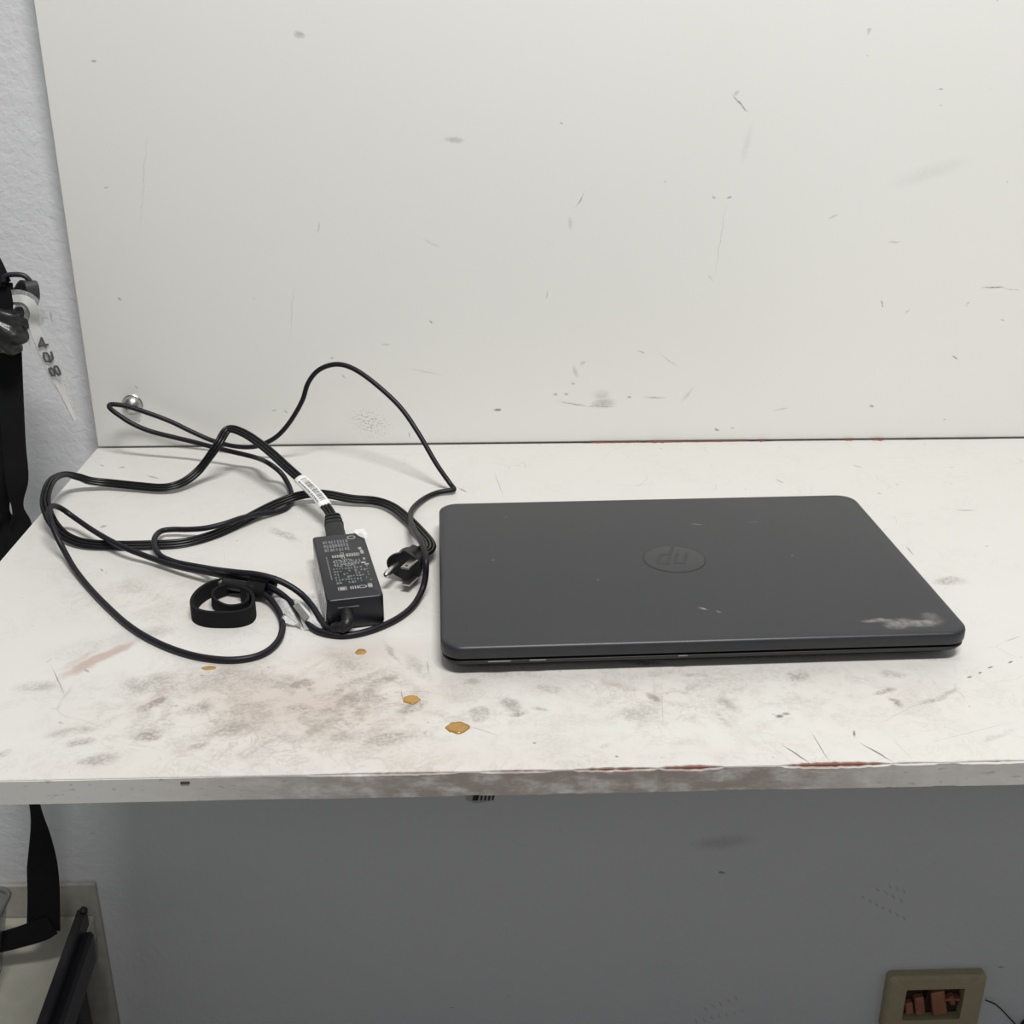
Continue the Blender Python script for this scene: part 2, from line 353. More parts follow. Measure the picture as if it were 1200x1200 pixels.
def lid_mat():
    t = NT('charcoal_laptop_shell'); P = t.n('ShaderNodeTexCoord').outputs['Object']
    n1 = t.noise(P, 1400, 2).outputs[0]; n2 = t.noise(P, 25, 4).outputs[0]
    col = t.mix(n1, (.010, .0115, .016), (.019, .021, .028))
    col = t.mix(t.math('MULTIPLY', n2, .35), col, (.036, .034, .032))
    # worn grey smudge by the near right corner, small scuffs
    g1 = [((.298,-.212), .014, .0045, .1, .8), ((.283,-.212), .010, .006, .3, .8), ((.271,-.208), .012, .003, -.1, .7),((.306,-.205),.006,.007,.4,.35),((.166,-.185),.0035,.0012,-.7,1.),((.175,-.190),.002,.001,-.7,.7),((.232,-.05),.006,.001,.1,.3),((.19,-.052),.005,.0012,-.2,.5),((.037,-.105),.0008,.0008,0,1),((.05,-.03),.001,.0006,0,.8),((.105,-.14),.0012,.0008,0,.8),((.245,-.11),.0008,.0008,0,.8)]
    prev = 0.
    w = warp(t, P, 70, .010); wfine = warp(t, P, 300, .002)
    for (c, ra, rb, a, st) in g1:
        n = t.n('ShaderNodeGroup'); n.node_tree = g; t.l(w if ra > .0055 else wfine, n.inputs['P']); n.inputs['C'].default_value = (c[0], c[1], 0)
        n.inputs['A'].default_value = -a; n.inputs['R'].default_value = (1/ra, 1/rb, 0); n.inputs['Soft'].default_value = .2; n.inputs['Strength'].default_value = st
        t.set(n.inputs['Prev'], prev); prev = n.outputs[0]
    f = t.math('MULTIPLY', prev, t.ramp(t.noise(P, 260, 5, .6).outputs[0], .3, .6, .35, 1))
    col = t.mix(f, col, (.24, .23, .215))
    t.set(t.b.inputs['Base Color'], col); t.b.inputs['Roughness'].default_value = .42; t.b.inputs['Specular IOR Level'].default_value = .5
    t.bump(n1, .25, .0002); return t.m
M_LID = lid_mat()
M_BASE = simple('matte_black_plastic', (.008, .008, .010), .5, var=.15, bump=(900, .2, .0002))
M_LIDEDGE = simple('dark_gasket', (.008, .008, .009), .6)
M_LOGO = simple('satin_grey_emblem', (.026, .026, .029), .38, var=.1)
M_ADPT = simple('charcoal_adapter_plastic', (.005, .006, .010), .38, var=.1, bump=(1200, .2, .0002))
M_PRINT = simple('grey_print', (.13, .135, .14), .6, var=.25)
M_PRINTW = simple('pale_print', (.28, .28, .28), .6)
M_RUBBER = simple('black_rubber', (.009, .009, .010), .42, spec=.35, var=.2, bump=(700, .25, .0003))
M_CORD = simple('round_cord_jacket', (.007, .006, .010), .45, spec=.28, var=.2, bump=(500, .15, .0003))
M_FLAT = simple('glossy_flat_cord_jacket', (.005, .005, .006), .33, spec=.3, var=.2)
M_STEEL = simple('nickel_plated', (.62, .60, .56), .28, metal=1, var=.1)
M_CHROME = simple('brushed_steel_dome', (.52, .51, .49), .30, metal=1, var=.25, bump=(250, .3, .0004))
M_WEB = simple('black_webbing', (.0065, .0065, .008), .85, spec=.2, var=.3, bump=(900, .7, .0006))
M_VEL = simple('black_hook_and_loop', (.008, .008, .009), .9, spec=.2, var=.4, bump=(1500, .8, .0008))
M_LEATH = simple('crumpled_black_vinyl', (.014, .015, .015), .32, var=.35, bump=(90, .7, .002))
M_LABEL = simple('white_label_paper', (.74, .74, .73), .45, var=.04)
M_INK = simple('grey_ink', (.10, .10, .11), .6)
M_INKB = simple('black_ink', (.02, .02, .02), .6)
M_CREAM = simple('yellowed_plastic', (.37, .32, .20), .5, var=.12, bump=(150, .3))
M_RECESS = simple('dark_brown_recess', (.03, .015, .011), .8, var=.4)  # one dark brown for the socket recess and its divider
M_COPPER = simple('tarnished_copper', (.36, .15, .085), .55, metal=.3, var=.35, bump=(200, .6))
M_STONE = simple('pale_bench_top', (.44, .43, .36), .6, var=.15, bump=(120, .3))
M_UPST = simple('brown_grey_upstand', (.33, .315, .28), .8, var=.25, bump=(200, .4))
M_BLKMET = simple('black_painted_metal', (.012, .010, .014), .45, var=.2)
M_PLAST = simple('grey_green_plastic', (.12, .13, .12), .45, var=.15)
M_FLOOR = simple('grey_floor', (.22, .21, .20), .7, var=.2)
def film(name, col, alpha):
    t = NT(name); t.set(t.b.inputs['Base Color'], col); t.b.inputs['Roughness'].default_value = .2
    tr = t.n('ShaderNodeBsdfTransparent'); mx = t.n('ShaderNodeMixShader')
    nz = t.noise(t.n('ShaderNodeTexCoord').outputs['Object'], 120, 3).outputs[0]
    t.bump(nz, .5, .001)
    t.set(mx.inputs[0], t.ramp(nz, .3, .75, alpha*.6, min(1, alpha*1.5))); t.l(tr.outputs[0], mx.inputs[1]); t.l(t.b.outputs[0], mx.inputs[2]); t.l(mx.outputs[0], t.out.inputs[0])
    return t.m
M_FILM = film('clear_film', (.75, .76, .76), .30)
M_FILM2 = film('cloudy_film', (.80, .80, .80), .55)
M_BIN = film('smoky_clear_plastic', (.25, .27, .26), .45)

# ------------------------------------------------------------------ setting
bm = bmesh.new(); box(bm, (-1.6, WALL_Y, -.9), (2.2, WALL_Y+.1, 1.65)); tag(link('wall_back', bm, M_WALL), kind='structure')
bm = bmesh.new(); box(bm, (-1.6, -3.2, -1.0), (2.2, WALL_Y, -.9)); tag(link('floor', bm, M_FLOOR), kind='structure')

# back board
DEP = .5131
bd = empty('back_board', (0, 0, 0), 0, 'tall white painted board standing upright against the grey wall behind the laptop', 'board')
bm = bmesh.new(); box(bm, (0, 0.0008, .0006), (1.25, WALL_Y-.001, .95), .0012, 2); wlink('panel', bm, M_PANEL, bd, True)

# shelf
sh = empty('work_shelf', (0, 0, 0), 0, 'stained white laminate shelf with a chipped front edge carrying the laptop', 'shelf')
bm = bmesh.new(); box(bm, (0.0006, -DEP+.0012, -.0146), (1.25, -.0006, -.0011)); wlink('core', bm, M_CORE, sh)
# top laminate with a ragged front lip
def lip(x):   # how far back the laminate is chipped (m) at x along front edge
    v = 0
    for a, b, k in ((.255, .335, .0010), (.345, .385, .0012), (.395, .44, .0020), (.44, .475, .0028), (.505, .565, .0032), (.565, .59, .0012), (.60, .64, .0012)):
        if a < x < b:
            u = (x-a)/(b-a); v = max(v, k*math.sin(PI*u)**.6*(.65+.5*mnoise.noise(Vector((x*300, 1, 0)))))
    return max(v, 0)
bm = bmesh.new(); N = 500; loops = []
for i in range(N+1):
    x = 1.25*i/N; y = -DEP + .0004 + lip(x)
    yb = -.0008
    for a, b, k in ((.445, .49, .0012), (.495, .54, .0014), (.545, .58, .0014), (.60, .625, .0012), (.75, .765, .0012), (.80, .83, .0014)):
        if a < x < b: yb = -.0008 - 1.0*k*(.4+.5*abs(mnoise.noise(Vector((x*400, 7, 0)))))
    loops.append([(x, y, -.0011), (x, yb, -.0011), (x, yb, 0), (x, y+.0004, 0), (x, y, -.0004)])
loft(bm, loops); wlink('top_laminate', bm, M_TOP, sh)
bm = bmesh.new(); loops = []
for i in range(N+1):
    x = 1.25*i/N; c = lip(x)
    zt = -.0007 - (c*.75 + (.0004*abs(mnoise.noise(Vector((x*120, 3, 0)))) if c > 0 else 0))
    yo = -DEP - (.0005 if c > 0 else 0) + .0003*mnoise.noise(Vector((x*20, 5, 0)))
    loops.append([(x, yo, -.0152), (x, -DEP+.0012, -.0152), (x, -DEP+.0012, zt), (x, yo, zt-.0002)])
loft(bm, loops); wlink('edge_band', bm, M_EDGE, sh)
bm = bmesh.new(); box(bm, (0.0006, -DEP+.0012, -.0156), (1.25, -.0006, -.0146)); wlink('underside', bm, M_EDGE, sh)
bm = bmesh.new(); box(bm, (0.0, -DEP+.0012, -.0150), (0.0006, -.0006, -.0011)); wlink('end_band', bm, M_EDGE, sh)
for (px0, px1, w) in ((690, 752, .0022), (757, 800, .0032), (800, 876, .0020), (888, 896, .0030), (990, 1000, .0026), (1022, 1036, .0040)):
    xa, xb = at_z(px0, 517, 0).x, at_z(px1, 516, 0).x; bm = bmesh.new(); n = max(6, int((px1-px0)/3)); loops = []
    for i in range(n+1):
        x = xa+(xb-xa)*i/n; ww = w*(.35+.9*abs(mnoise.noise(Vector((x*260, 2, 0)))))*(.3 if i in (0, n) else 1)
        loops.append([(x, -.0004, -.0002), (x, -.0004-ww, -.0002), (x, -.0004-ww*.8, .0005), (x, -.0006, .0009)])
    loft(bm, loops); wlink('bare_chip', bm, M_CORE, sh)
# a dark nick in the front edge
c = at_y(217, 917, -DEP); bm = bmesh.new(); box(bm, (c.x-.0025, -DEP-.0006, c.z-.0007), (c.x+.0025, -DEP+.0006, c.z+.0007), .0005); tag(wlink('edge_nick', bm, M_DIRT, sh), 'dark nick in the front edge')
# amber glue drops
for (px, py, rx, ry, h) in ((536, 853, .0062, .0058, .0013), (482, 820, .0048, .0048, .001), (423, 764, .0035, .0035, .0007), (245, 783, .0046, .0022, .0004)):
    c = at_z(px, py, 0); bm = bmesh.new()
    loops = []
    for (k, z) in ((1.0, .0000), (.97, .0003*h/.001), (.90, .0006*h/.001), (.7, .0009*h/.001), (.35, .001*h/.001), (.05, .001*h/.001)):
        loops.append([(c.x+k*rx*math.cos(a)*(1+.28*mnoise.noise(Vector((math.cos(a)*1.5, math.sin(a)*1.5, px)))), c.y+k*ry*math.sin(a)*(1+.28*mnoise.noise(Vector((math.cos(a)*1.5, math.sin(a)*1.5, px+9)))), z) for a in [2*PI*j/36 for j in range(36)]])
    loft(bm, loops); wlink('glue_drop', bm, M_GLUE, sh, 'all')

# round steel dome on the board
kp = at_y(155.5, 474, .0005)
kb = empty('dome_stud', (kp.x, .0008, kp.z), 0, 'small round metal stud on the white board behind the cord loop', 'stud')
MR = Matrix.Rotation(PI/2, 4, 'X')
bm = bmesh.new(); lathe(bm, [(.0075, 0), (.0092, .0004), (.0095, .0012), (.0090, .0017)], 32, MR); link('flange', bm, M_CHROME, kb, True)
bm = bmesh.new(); lathe(bm, [(.0088, .0015)]+[(.0088*math.cos(a), .0017+.0075*math.sin(a)) for a in [PI/2*i/8 for i in range(1, 8)]]+[(.0004, .0092)], 32, MR); link('dome', bm, M_CHROME, kb, 'all')
bm = bmesh.new(); box(bm, (-.003, -.0096, -.0003), (.003, -.0085, .0003), 0, 1, Matrix.Rotation(.6, 4, 'Y')); link('slot', bm, M_INKB, kb)

# ------------------------------------------------------------------ laptop
LX, LY, LTH, LW, LD = .31774, -.19123, .026166, .324, .226
lp = empty('laptop', (LX, LY, 0), LTH, 'closed dark grey laptop with scuffed lid lying flat on the white shelf', 'laptop')
cx, cy = LW/2, -LD/2
bm = bmesh.new(); slab(bm, LW, LD, .013, [(.022, .0018), (.016, .0020), (.007, .0042), (.0025, .0066), (.0008, .0088), (.0008, .0096), (.0016, .0102)], 8, cx, cy); link('base', bm, M_BASE, lp, True)
bm = bmesh.new(); slab(bm, LW-.006, LD-.006, .011, [(0, .0101), (0, .0116)], 6, cx, cy); link('gasket', bm, M_LIDEDGE, lp)
bm = bmesh.new(); slab(bm, LW, LD, .0135, [(.0016, .0113), (.0003, .0118), (0, .0126), (0, .0176), (.0004, .0188), (.0014, .0196), (.0030, .0199)], 10, cx, cy)
lid = link('lid', bm, M_LID, lp, True)
for sx in (.03, LW-.03-.05):
    for sy in (-.035, -LD+.03):
        bm = bmesh.new(); box(bm, (sx, sy-.006, 0), (sx+.05, sy+.006, .0022), .0009); link('foot', bm, M_RUBBER, lp, True)
# pale wear marks along the front edge of the base and lid
for (a, b, z) in ((.028, .042, .0093), (.053, .063, .0094), (.143, .149, .0094)):
    bm = bmesh.new(); box(bm, (a, -LD+.0002, z-.0004), (b, -LD+.0014, z+.0004), .0003, 1); tag(link('scuff', bm, M_PRINT, lp), 'pale scuff on the front edge')
# emblem: shallow disc with slanted letters hp, reading upside down from the front
lc = at_z(790, 655, .02); lcl = (Matrix.Translation(lp.location) @ lp.rotation_euler.to_matrix().to_4x4()).inverted() @ lc
bm = bmesh.new(); R_ = .0212
lathe(bm, [(R_+.0006, .0197), (R_+.0005, .01996), (R_, .02004)], 56, Matrix.Translation((lcl.x, lcl.y, 0))); ring = link('emblem_ring', bm, M_BASE, lid)
bm = bmesh.new(); lathe(bm, [(R_-.0004, .0197), (R_-.0004, .02010), (R_-.0009, .02016)], 56, Matrix.Translation((lcl.x, lcl.y, 0))); tag(link('emblem', bm, M_LOGO, lid, True), 'round emblem with two slanted letters')
sl = .30
def sk(p): return (p[0]+sl*p[1], p[1])
h_ = [[sk((-.0080, -.0085)), sk((-.0080, .0190))], [sk((-.0064, .0068)), sk((-.0012, .0068))], [sk((-.0012, .0050)), sk((-.0012, -.0085))]]
p_ = [[sk((.0035, -.0190)), sk((.0035, .0080))], [sk((.0052, .0068)), sk((.0105, .0068))], [sk((.0105, .0050)), sk((.0105, -.0055))], [sk((.0105, -.0073)), sk((.0052, -.0073))]]
bm = bmesh.new(); strokes(bm, h_+p_, Matrix.Translation((lcl.x, lcl.y, .0201)) @ Matrix.Rotation(PI, 4, 'Z'), .0026, .00012); link('emblem_letters', bm, M_LID, lid)

# ------------------------------------------------------------------ power adapter
AH = .0225; AW, AL = .0362, .103
ATH = .2105
ad = empty('power_adapter', (.2573, -.3045, 0), ATH, 'black laptop power adapter brick with printed grey label, lying left of the laptop', 'adapter')
bm = bmesh.new(); slab(bm, AW, AL, .0025, [(.0022, .0006), (.0006, .0014), (0, .0035), (0, AH*.5), (0, AH-.0012), (.0004, AH-.0004), (.0012, AH)], 4); body = link('case', bm, M_ADPT, ad, True)
bm = bmesh.new(); box(bm, (-.0115, -AL/2-.0003, AH-.0063), (.002, -AL/2+.0006, AH-.0056)); link('seam', bm, M_PRINT, ad)
# printed label: rows, boxes and rings standing for small print
bm = bmesh.new(); bmw = bmesh.new(); rnd = random.Random(3)
def rc(b, x0, y0, x1, y1): box(b, (x0, y0, AH-.0002), (x1, y1, AH+.00008))
def LX_(u): return -AW/2 + AW*u
def LY_(v): return AL/2 - AL*v
for k in range(9):   # upper dense text columns
    u = .17+.055*k
    for j in range(3): rc(bm, LX_(u), LY_(.10+.065*j+.06*rnd.uniform(.75, 1)), LX_(u+.055*rnd.choice((.45, .6, .75))), LY_(.10+.065*j))
for j in range(10):  # long thin line left side
    rc(bm, LX_(.16), LY_(.36+.036*j+.028), LX_(.185), LY_(.36+.036*j))
def outline(b, u0, v0, u1, v1, w=.0005):
    a, c, d, e = LX_(u0), LX_(u1), LY_(v1), LY_(v0)
    rc(b, a, d, c, d+w); rc(b, a, e-w, c, e); rc(b, a, d, a+w, e); rc(b, c-w, d, c, e)
for k in range(5):
    rc(bmw, LX_(.28+.045*k), LY_(.385), LX_(.28+.045*k+.03), LY_(.345))
outline(bmw, .54, .335, .80, .385)
for k in range(5): rc(bmw, LX_(.56+.045*k), LY_(.378), LX_(.56+.045*k+.03), LY_(.345))
outline(bmw, .45, .31, .51, .42)
for (u, v) in ((.36, .45), (.36, .50), (.55, .45), (.62, .49), (.55, .505)):
    for j in range(10):
        a = 2*PI*j/10; cx_, cy_ = LX_(u)+.0026*math.cos(a), LY_(v)+.0026*math.sin(a)
        rc(bmw, cx_-.0005, cy_-.0005, cx_+.0005, cy_+.0005)
for (u, v, w, h) in ((.84, .27, .06, .04), (.86, .33, .06, .06), (.86, .44, .04, .03), (.80, .50, .14, .025), (.88, .53, .08, .02)):
    rc(bmw, LX_(u-w/2), LY_(v+h/2), LX_(u+w/2), LY_(v-h/2))
for k in range(12):
    for j in range(6):
        if rnd.random() < .72:
            u = .24+.055*k; v = .55+.042*j
            rc(bm, LX_(u), LY_(v+.034*rnd.uniform(.4, 1)), LX_(u+.045*rnd.uniform(.4, 1)), LY_(v))
for k in range(8):
    u = .33+.06*k
    rc(bm, LX_(u), LY_(.47+.05*rnd.random()+.03), LX_(u+.03), LY_(.44))
outline(bmw, .24, .83, .40, .88); rc(bmw, LX_(.27), LY_(.87), LX_(.37), LY_(.84))
for k in range(4): rc(bmw, LX_(.46+.04*k), LY_(.875), LX_(.46+.04*k+.022), LY_(.835))
for (u, v) in ((.68, .855),):
    for j in range(12):
        a = 2*PI*j/12; cx_, cy_ = LX_(u)+.0026*math.cos(a), LY_(v)+.0018*math.sin(a); rc(bmw, cx_-.0005, cy_-.0005, cx_+.0005, cy_+.0005)
outline(bmw, .78, .815, .86, .88, .0007); rc(bmw, LX_(.80), LY_(.87), LX_(.84), LY_(.83))
tag(link('label_print', bm, M_PRINT, ad), kind='stuff'); tag(link('label_symbols', bmw, M_PRINTW, ad), kind='stuff')
bm = bmesh.new(); cxr, cyr = LX_(.74), LY_(.075)
for j in range(20):
    a0, a1 = 2*PI*j/20, 2*PI*(j+1)/20
    strokes(bm, [[(cxr+.0026*math.cos(a0), cyr+.0026*math.sin(a0)), (cxr+.0026*math.cos(a1), cyr+.0026*math.sin(a1))]], Matrix.Translation((0, 0, AH-.0001)), .0010)
link('ring_mark', bm, M_LABEL, ad)
# strain relief on the near face: short ribbed elbow bending down left
MA = Matrix.Translation(ad.location) @ ad.rotation_euler.to_matrix().to_4x4()
e0 = MA @ Vector((-.0065, -AL/2+.001, .0125))
e1 = MA @ Vector((-.0062, -AL/2-.006, .0115)); e2 = MA @ Vector((-.0085, -AL/2-.0105, .0085)); e3 = at_z(391, 736, .0055)
bm = bmesh.new(); tube(bm, [e0, e1, e2, e3], .0042, 14, 5, [1.1-.018*i for i in range(16)]); relief = wlink('strain_relief', bm, M_RUBBER, ad, True)
EP = [Vector(q) for q in catmull([e0, e1, e2, e3], 10)]
for k in range(6, 28, 4):
    T = (EP[k+1]-EP[k-1]).normalized(); bm = bmesh.new()
    Mk = Matrix.Translation(EP[k]) @ T.to_track_quat('Z', 'Y').to_matrix().to_4x4()
    lathe(bm, [(.0040, -.0007), (.0046-.00002*k, -.0003), (.0046-.00002*k, .0003), (.0040, .0007)], 14, Mk)
    wlink('rib', bm, M_RUBBER, ad, True)
# clear film flap stuck on the far right corner and along the left side
bm = bmesh.new(); ribbon(bm, [MA @ Vector((.0150, AL/2+.003, AH+.001)), MA @ Vector((.0172, AL/2-.006, AH+.0006)), MA @ Vector((.0186, AL/2-.013, AH+.0004))], [(1, .1, 0)]*3, [.008, .007, .001], .0003, 4)
tag(wlink('film_flap', bm, M_FILM2, ad, True), 'cloudy clear film flap')
bm = bmesh.new(); ribbon(bm, [MA @ Vector((-AW/2-.0006, AL/2-.01, .011)), MA @ Vector((-AW/2-.0008, 0, .011)), MA @ Vector((-AW/2-.0012, -AL/2+.004, .010))], [(0.12, 0, 1)]*3, [.018, .019, .018], .0004, 4)
tag(wlink('side_film', bm, M_FILM2, ad, True), 'clear protective film on the side')

# ------------------------------------------------------------------ DC output cord (round)
Zm, Ym = 'z', 'y'
DC = [(391,737,Zm,.0052),(384,736,Zm,.0045),(377,728,Zm,.004),(367,712,Zm,.0045),(355,698,Zm,.008),(340,687,Zm,.013),(322,678.5,Zm,.0175),(300,673,Zm,.019),(280,671,Zm,.018),(255,668,Zm,.013),(237,665,Zm,.007),
 (215,661,Zm,.005),(200,657,Zm,.006),(188,651,Zm,.0075),(181.5,641,Zm,.008),(181.5,630,Zm,.0085),(189,622.5,Zm,.006),(202,620.5,Zm,.006),(220,620.5,Zm,.0065),(240,619,Zm,.008),(262,614,Zm,.0095),(283,607,Zm,.0095),(302,603,Zm,.006),(322,600,Zm,.003),(336,595,Zm,.0022),
 (342,586,Zm,.0022),(341,576,Zm,.0024),(337,566,Zm,.005),(329,554,Zm,.011),(315,543,Zm,.018),(299,536,Ym,-.066),(275,530,Ym,-.058),(250,524,Ym,-.050),(225,517.5,Ym,-.043),(200,511.5,Ym,-.039),(175,505,Ym,-.036),(155,496.5,Ym,-.034),(140,487,Ym,-.032),(129.5,479,Ym,-.028),(128.5,474.5,Ym,-.022),(136,474,Ym,-.0185),(150,476.5,Ym,-.0155),
 (175,484.5,Ym,-.0125),(200,494,Ym,-.012),(225,506,Ym,-.013),(248,516,Ym,-.016),(272,522.5,Ym,-.022),(293,524,Ym,-.030),(308,520.5,Ym,-.037),(325,511,Ym,-.042),(340,494,Ym,-.046),(354,470,Ym,-.05),(361,449,Ym,-.05),(373,434,Ym,-.05),(392,427,Ym,-.052),(412,431,Ym,-.057),(437,447.5,Ym,-.067),(468,476,Ym,-.08),
 (490,507,Ym,-.094),(511,543,Ym,-.108),(527,566,Zm,.007),(532,573,Zm,.004),(528,574.5,Zm,.004),(512,577.5,Zm,.003),(496,585,Zm,.003),(483,597,Zm,.005),(481,610,Zm,.010),(487,624,Zm,.019),(495,638,Zm,.0255),(499,656,Zm,.0245),(498.5,676,Zm,.014),(494,693,Zm,.006),(483,711,Zm,.0028),(467,724,Zm,.0023),
 (447,734,Zm,.0023),(426,741,Zm,.0023),(406,744.5,Zm,.0023),(388,743.5,Zm,.0023),(370,738,Zm,.0023),(356,726,Zm,.0023),(347,713,Zm,.003),(338,703,Zm,.005),(325,693,Zm,.008),(308,684,Zm,.011),(290,678.5,Zm,.012),(265,675,Zm,.0105),(242,670.5,Zm,.009),(215,665.5,Zm,.007),(195,660,Zm,.006),(172,652,Zm,.0065),(150,643.5,Zm,.009),(130,634,Zm,.010),(108,621,Zm,.010),(87,606.5,Zm,.013),
 (72,596,Zm,.020),(61.5,593,Zm,.026),(57,600,Zm,.027),(60,612,Zm,.024),(66.5,628,Zm,.017),(75,645,Zm,.009),(87,666,Zm,.004),(104,688,Zm,.0023),(126,711,Zm,.0023),(152,734,Zm,.0023),(184,753,Zm,.0023),(222,767,Zm,.0023),(260,773,Zm,.0023),(290,771.5,Zm,.0023),(312,764,Zm,.0023),(326,751,Zm,.0023),(331,736,Zm,.0023),(329,722,Zm,.003),(322,709,Zm,.004),(313,699,Zm,.006),(301,692,Zm,.008)]
def pt(w): return at_z(w[0], w[1], w[3]) if w[2] == Zm else at_y(w[0], w[1], w[3])
dcp = [pt(w) for w in DC]
dc = empty('adapter_cord', (dcp[0].x, dcp[0].y, 0), 0, 'thin round black cord looping from the adapter front, arching high over the shelf', 'cord')
bm = bmesh.new(); tube(bm, dcp, .00215, 10, 5); wlink('jacket', bm, M_CORD, dc, 'all')
# barrel plug at the loose end, tucked into the tie
a = dcp[-1]; b = a + (a-dcp[-2]).normalized()*.004; d = Vector((-.9, .35, 0)).normalized()
bm = bmesh.new(); tube(bm, [a, b, b+d*.010, b+d*.022], .0040, 14, 4, [.6, .75, .9, 1]+[1]*9); wlink('plug_sleeve', bm, M_RUBBER, dc, True)
bm = bmesh.new(); tube(bm, [b+d*.022, b+d*.031], .00225, 14, 1); wlink('plug_barrel', bm, M_STEEL, dc, True)

# ------------------------------------------------------------------ flat mains cord with three lobes
FL = [(390,607,Zm,.0135),(385,598,Zm,.015),(372,581,Zm,.019),(357,566,Zm,.0235),(338,549,Zm,.029),(316,529,Zm,.035),(295,513,Zm,.0395),(280,505,Zm,.042),(270,502.5,Zm,.043),(264,506,Zm,.041),(257,518,Zm,.035),(247,533,Zm,.0255),(234,550,Zm,.014),(220,562,Zm,.008),(205,569,Zm,.006),(188,571.5,Zm,.005),(162,569.5,Zm,.005),(128,566,Zm,.006),
 (106,563.5,Zm,.009),(92,559,Zm,.014),(76,556,Zm,.020),(63,561,Zm,.024),(55.5,573,Zm,.025),(53,588,Zm,.022),(57,603,Zm,.016),(66,618,Zm,.009),(80,630,Zm,.005),(102,637,Zm,.004),(138,639,Zm,.0035),(176,638.5,Zm,.0030),(212,636.5,Zm,.0028),(243,629,Zm,.0028),(270,618,Zm,.003),(298,603,Zm,.0035),(322,591,Zm,.005),(346,582,Zm,.0075),(366,578.5,Zm,.0085),(385,579.5,Zm,.0085),(412,584.5,Zm,.006),(440,587,Zm,.005),
 (460,594,Zm,.005),(478,608,Zm,.005),(492,622,Zm,.006),(503,635,Zm,.008),(504,643,Zm,.010),(497,647.5,Zm,.0118)]
fp = [pt(w) for w in FL]
fc = empty('mains_cord', (fp[-1].x, fp[-1].y, 0), 0, 'flat ribbed black mains cord with three-prong plug, tangled left of the laptop', 'cord')
sec = []
for k, (cxx) in enumerate((.0026, 0, -.0026)):
    for i in range(-2, 3):
        a = PI/2*i/3.2; sec.append((cxx+.0016*math.sin(-a)*-1*-1, .0016*math.cos(a))) if False else None
top = []
for cxx in (-.0026, 0, .0026):
    for i in range(5):
        a = PI*(.86-.72*i/4) if cxx == 0 else PI*((1.0 if cxx < 0 else .86)-(.86)*i/4)
        top.append((cxx+.00155*math.cos(a), .00155*math.sin(a)))
sec = top + [(-x, -y) for x, y in top]
Q = [Vector(q) for q in catmull(fp, 6)]
ffr = frames(Q, up=Vector((0.05, -.42, .9)))
bm = bmesh.new(); sweep(bm, ffr, sec[::-1]); wlink('jacket', bm, M_FLAT, fc, 'all')
# white barcode label wrapped round the cord near the adapter
i0, i1 = 8, 20
lf = ffr[i0:i1+1]; osec = [(.0052*math.cos(a), .0028*math.sin(a)) for a in [2*PI*i/16 for i in range(16)]]
bm = bmesh.new(); sweep(bm, lf, osec); cl = tag(wlink('wrap_label', bm, M_LABEL, fc, 'all'), 'white barcode label wrapped round the cord')
bm = bmesh.new(); rnd = random.Random(11); s = .9
def lpt(sv, u):
    k = min(int(sv), len(lf)-2); fr_ = sv-k; p = lf[k][0].lerp(lf[k+1][0], fr_); a = u
    return p + lf[k][2]*(.0053*math.cos(a)) + lf[k][3]*(.0029*math.sin(a))
def lquad(s0, s1, u0, u1, b):
    st = 3; 
    for j in range(st):
        ua, ub = u0+(u1-u0)*j/st, u0+(u1-u0)*(j+1)/st
        b.faces.new([b.verts.new(lpt(s0, ua)), b.verts.new(lpt(s1, ua)), b.verts.new(lpt(s1, ub)), b.verts.new(lpt(s0, ub))])
sv = 1.2
while sv < 10.8:
    w = rnd.choice((.10, .16, .28)); lquad(sv, sv+w, 1.0, 1.9, bm); sv += w+rnd.choice((.12, .18, .26))
sv = 1.2
while sv < 10.6:
    w = rnd.choice((.25, .4, .5)); lquad(sv, sv+w, 2.2, 2.5, bm); sv += w+.22
tag(wlink('label_print', bm, M_INK, fc), kind='stuff')
# connector at the adapter end
c0 = MA @ Vector((-.0005, AL/2-.0005, .0120)); dirb = (fp[0]-c0).normalized(); c1 = c0.lerp(fp[0], .5)
bm = bmesh.new(); cf = frames([c0, c0.lerp(fp[0], .3), c0.lerp(fp[0], .65), c0.lerp(fp[0], .82), fp[0]], up=Vector((0, -.3, 1)))
sweep(bm, cf, [(x, y) for x, y in rrect(.0150, .0110, .003, 4)], [1, .97, .88, .80, .74]); wlink('appliance_connector', bm, M_RUBBER, fc, True)
for k in (.70, .82, .94):
    q = c0.lerp(fp[0], k); bm = bmesh.new(); f2 = frames([q-dirb*.0007, q, q+dirb*.0007], up=Vector((0, -.3, 1)))
    sweep(bm, f2, rrect(.0142-.004*(k-.7)*2, .0100, .003, 4)); wlink('connector_rib', bm, M_RUBBER, fc, True)
# plug: three prongs pointing to the lower left, lying on its side
PD = Vector((-.40, -.915, -.01)).normalized()
pc = at_z(473, 664, .0128)        # centre of the plug face
pe_ = empty('mains_plug_origin', (0, 0, 0)); bpy.data.objects.remove(pe_)
X = PD; Zp = Vector((0, 0, 1)); Zp = (Zp-X*Zp.dot(X)).normalized(); Yp = Zp.cross(X)   # Yp to the right of image
MP = Matrix.Translation(pc) @ Matrix((X, Yp, Zp)).transposed().to_4x4()
if Yp.x > 0: SGN = -1
else: SGN = 1
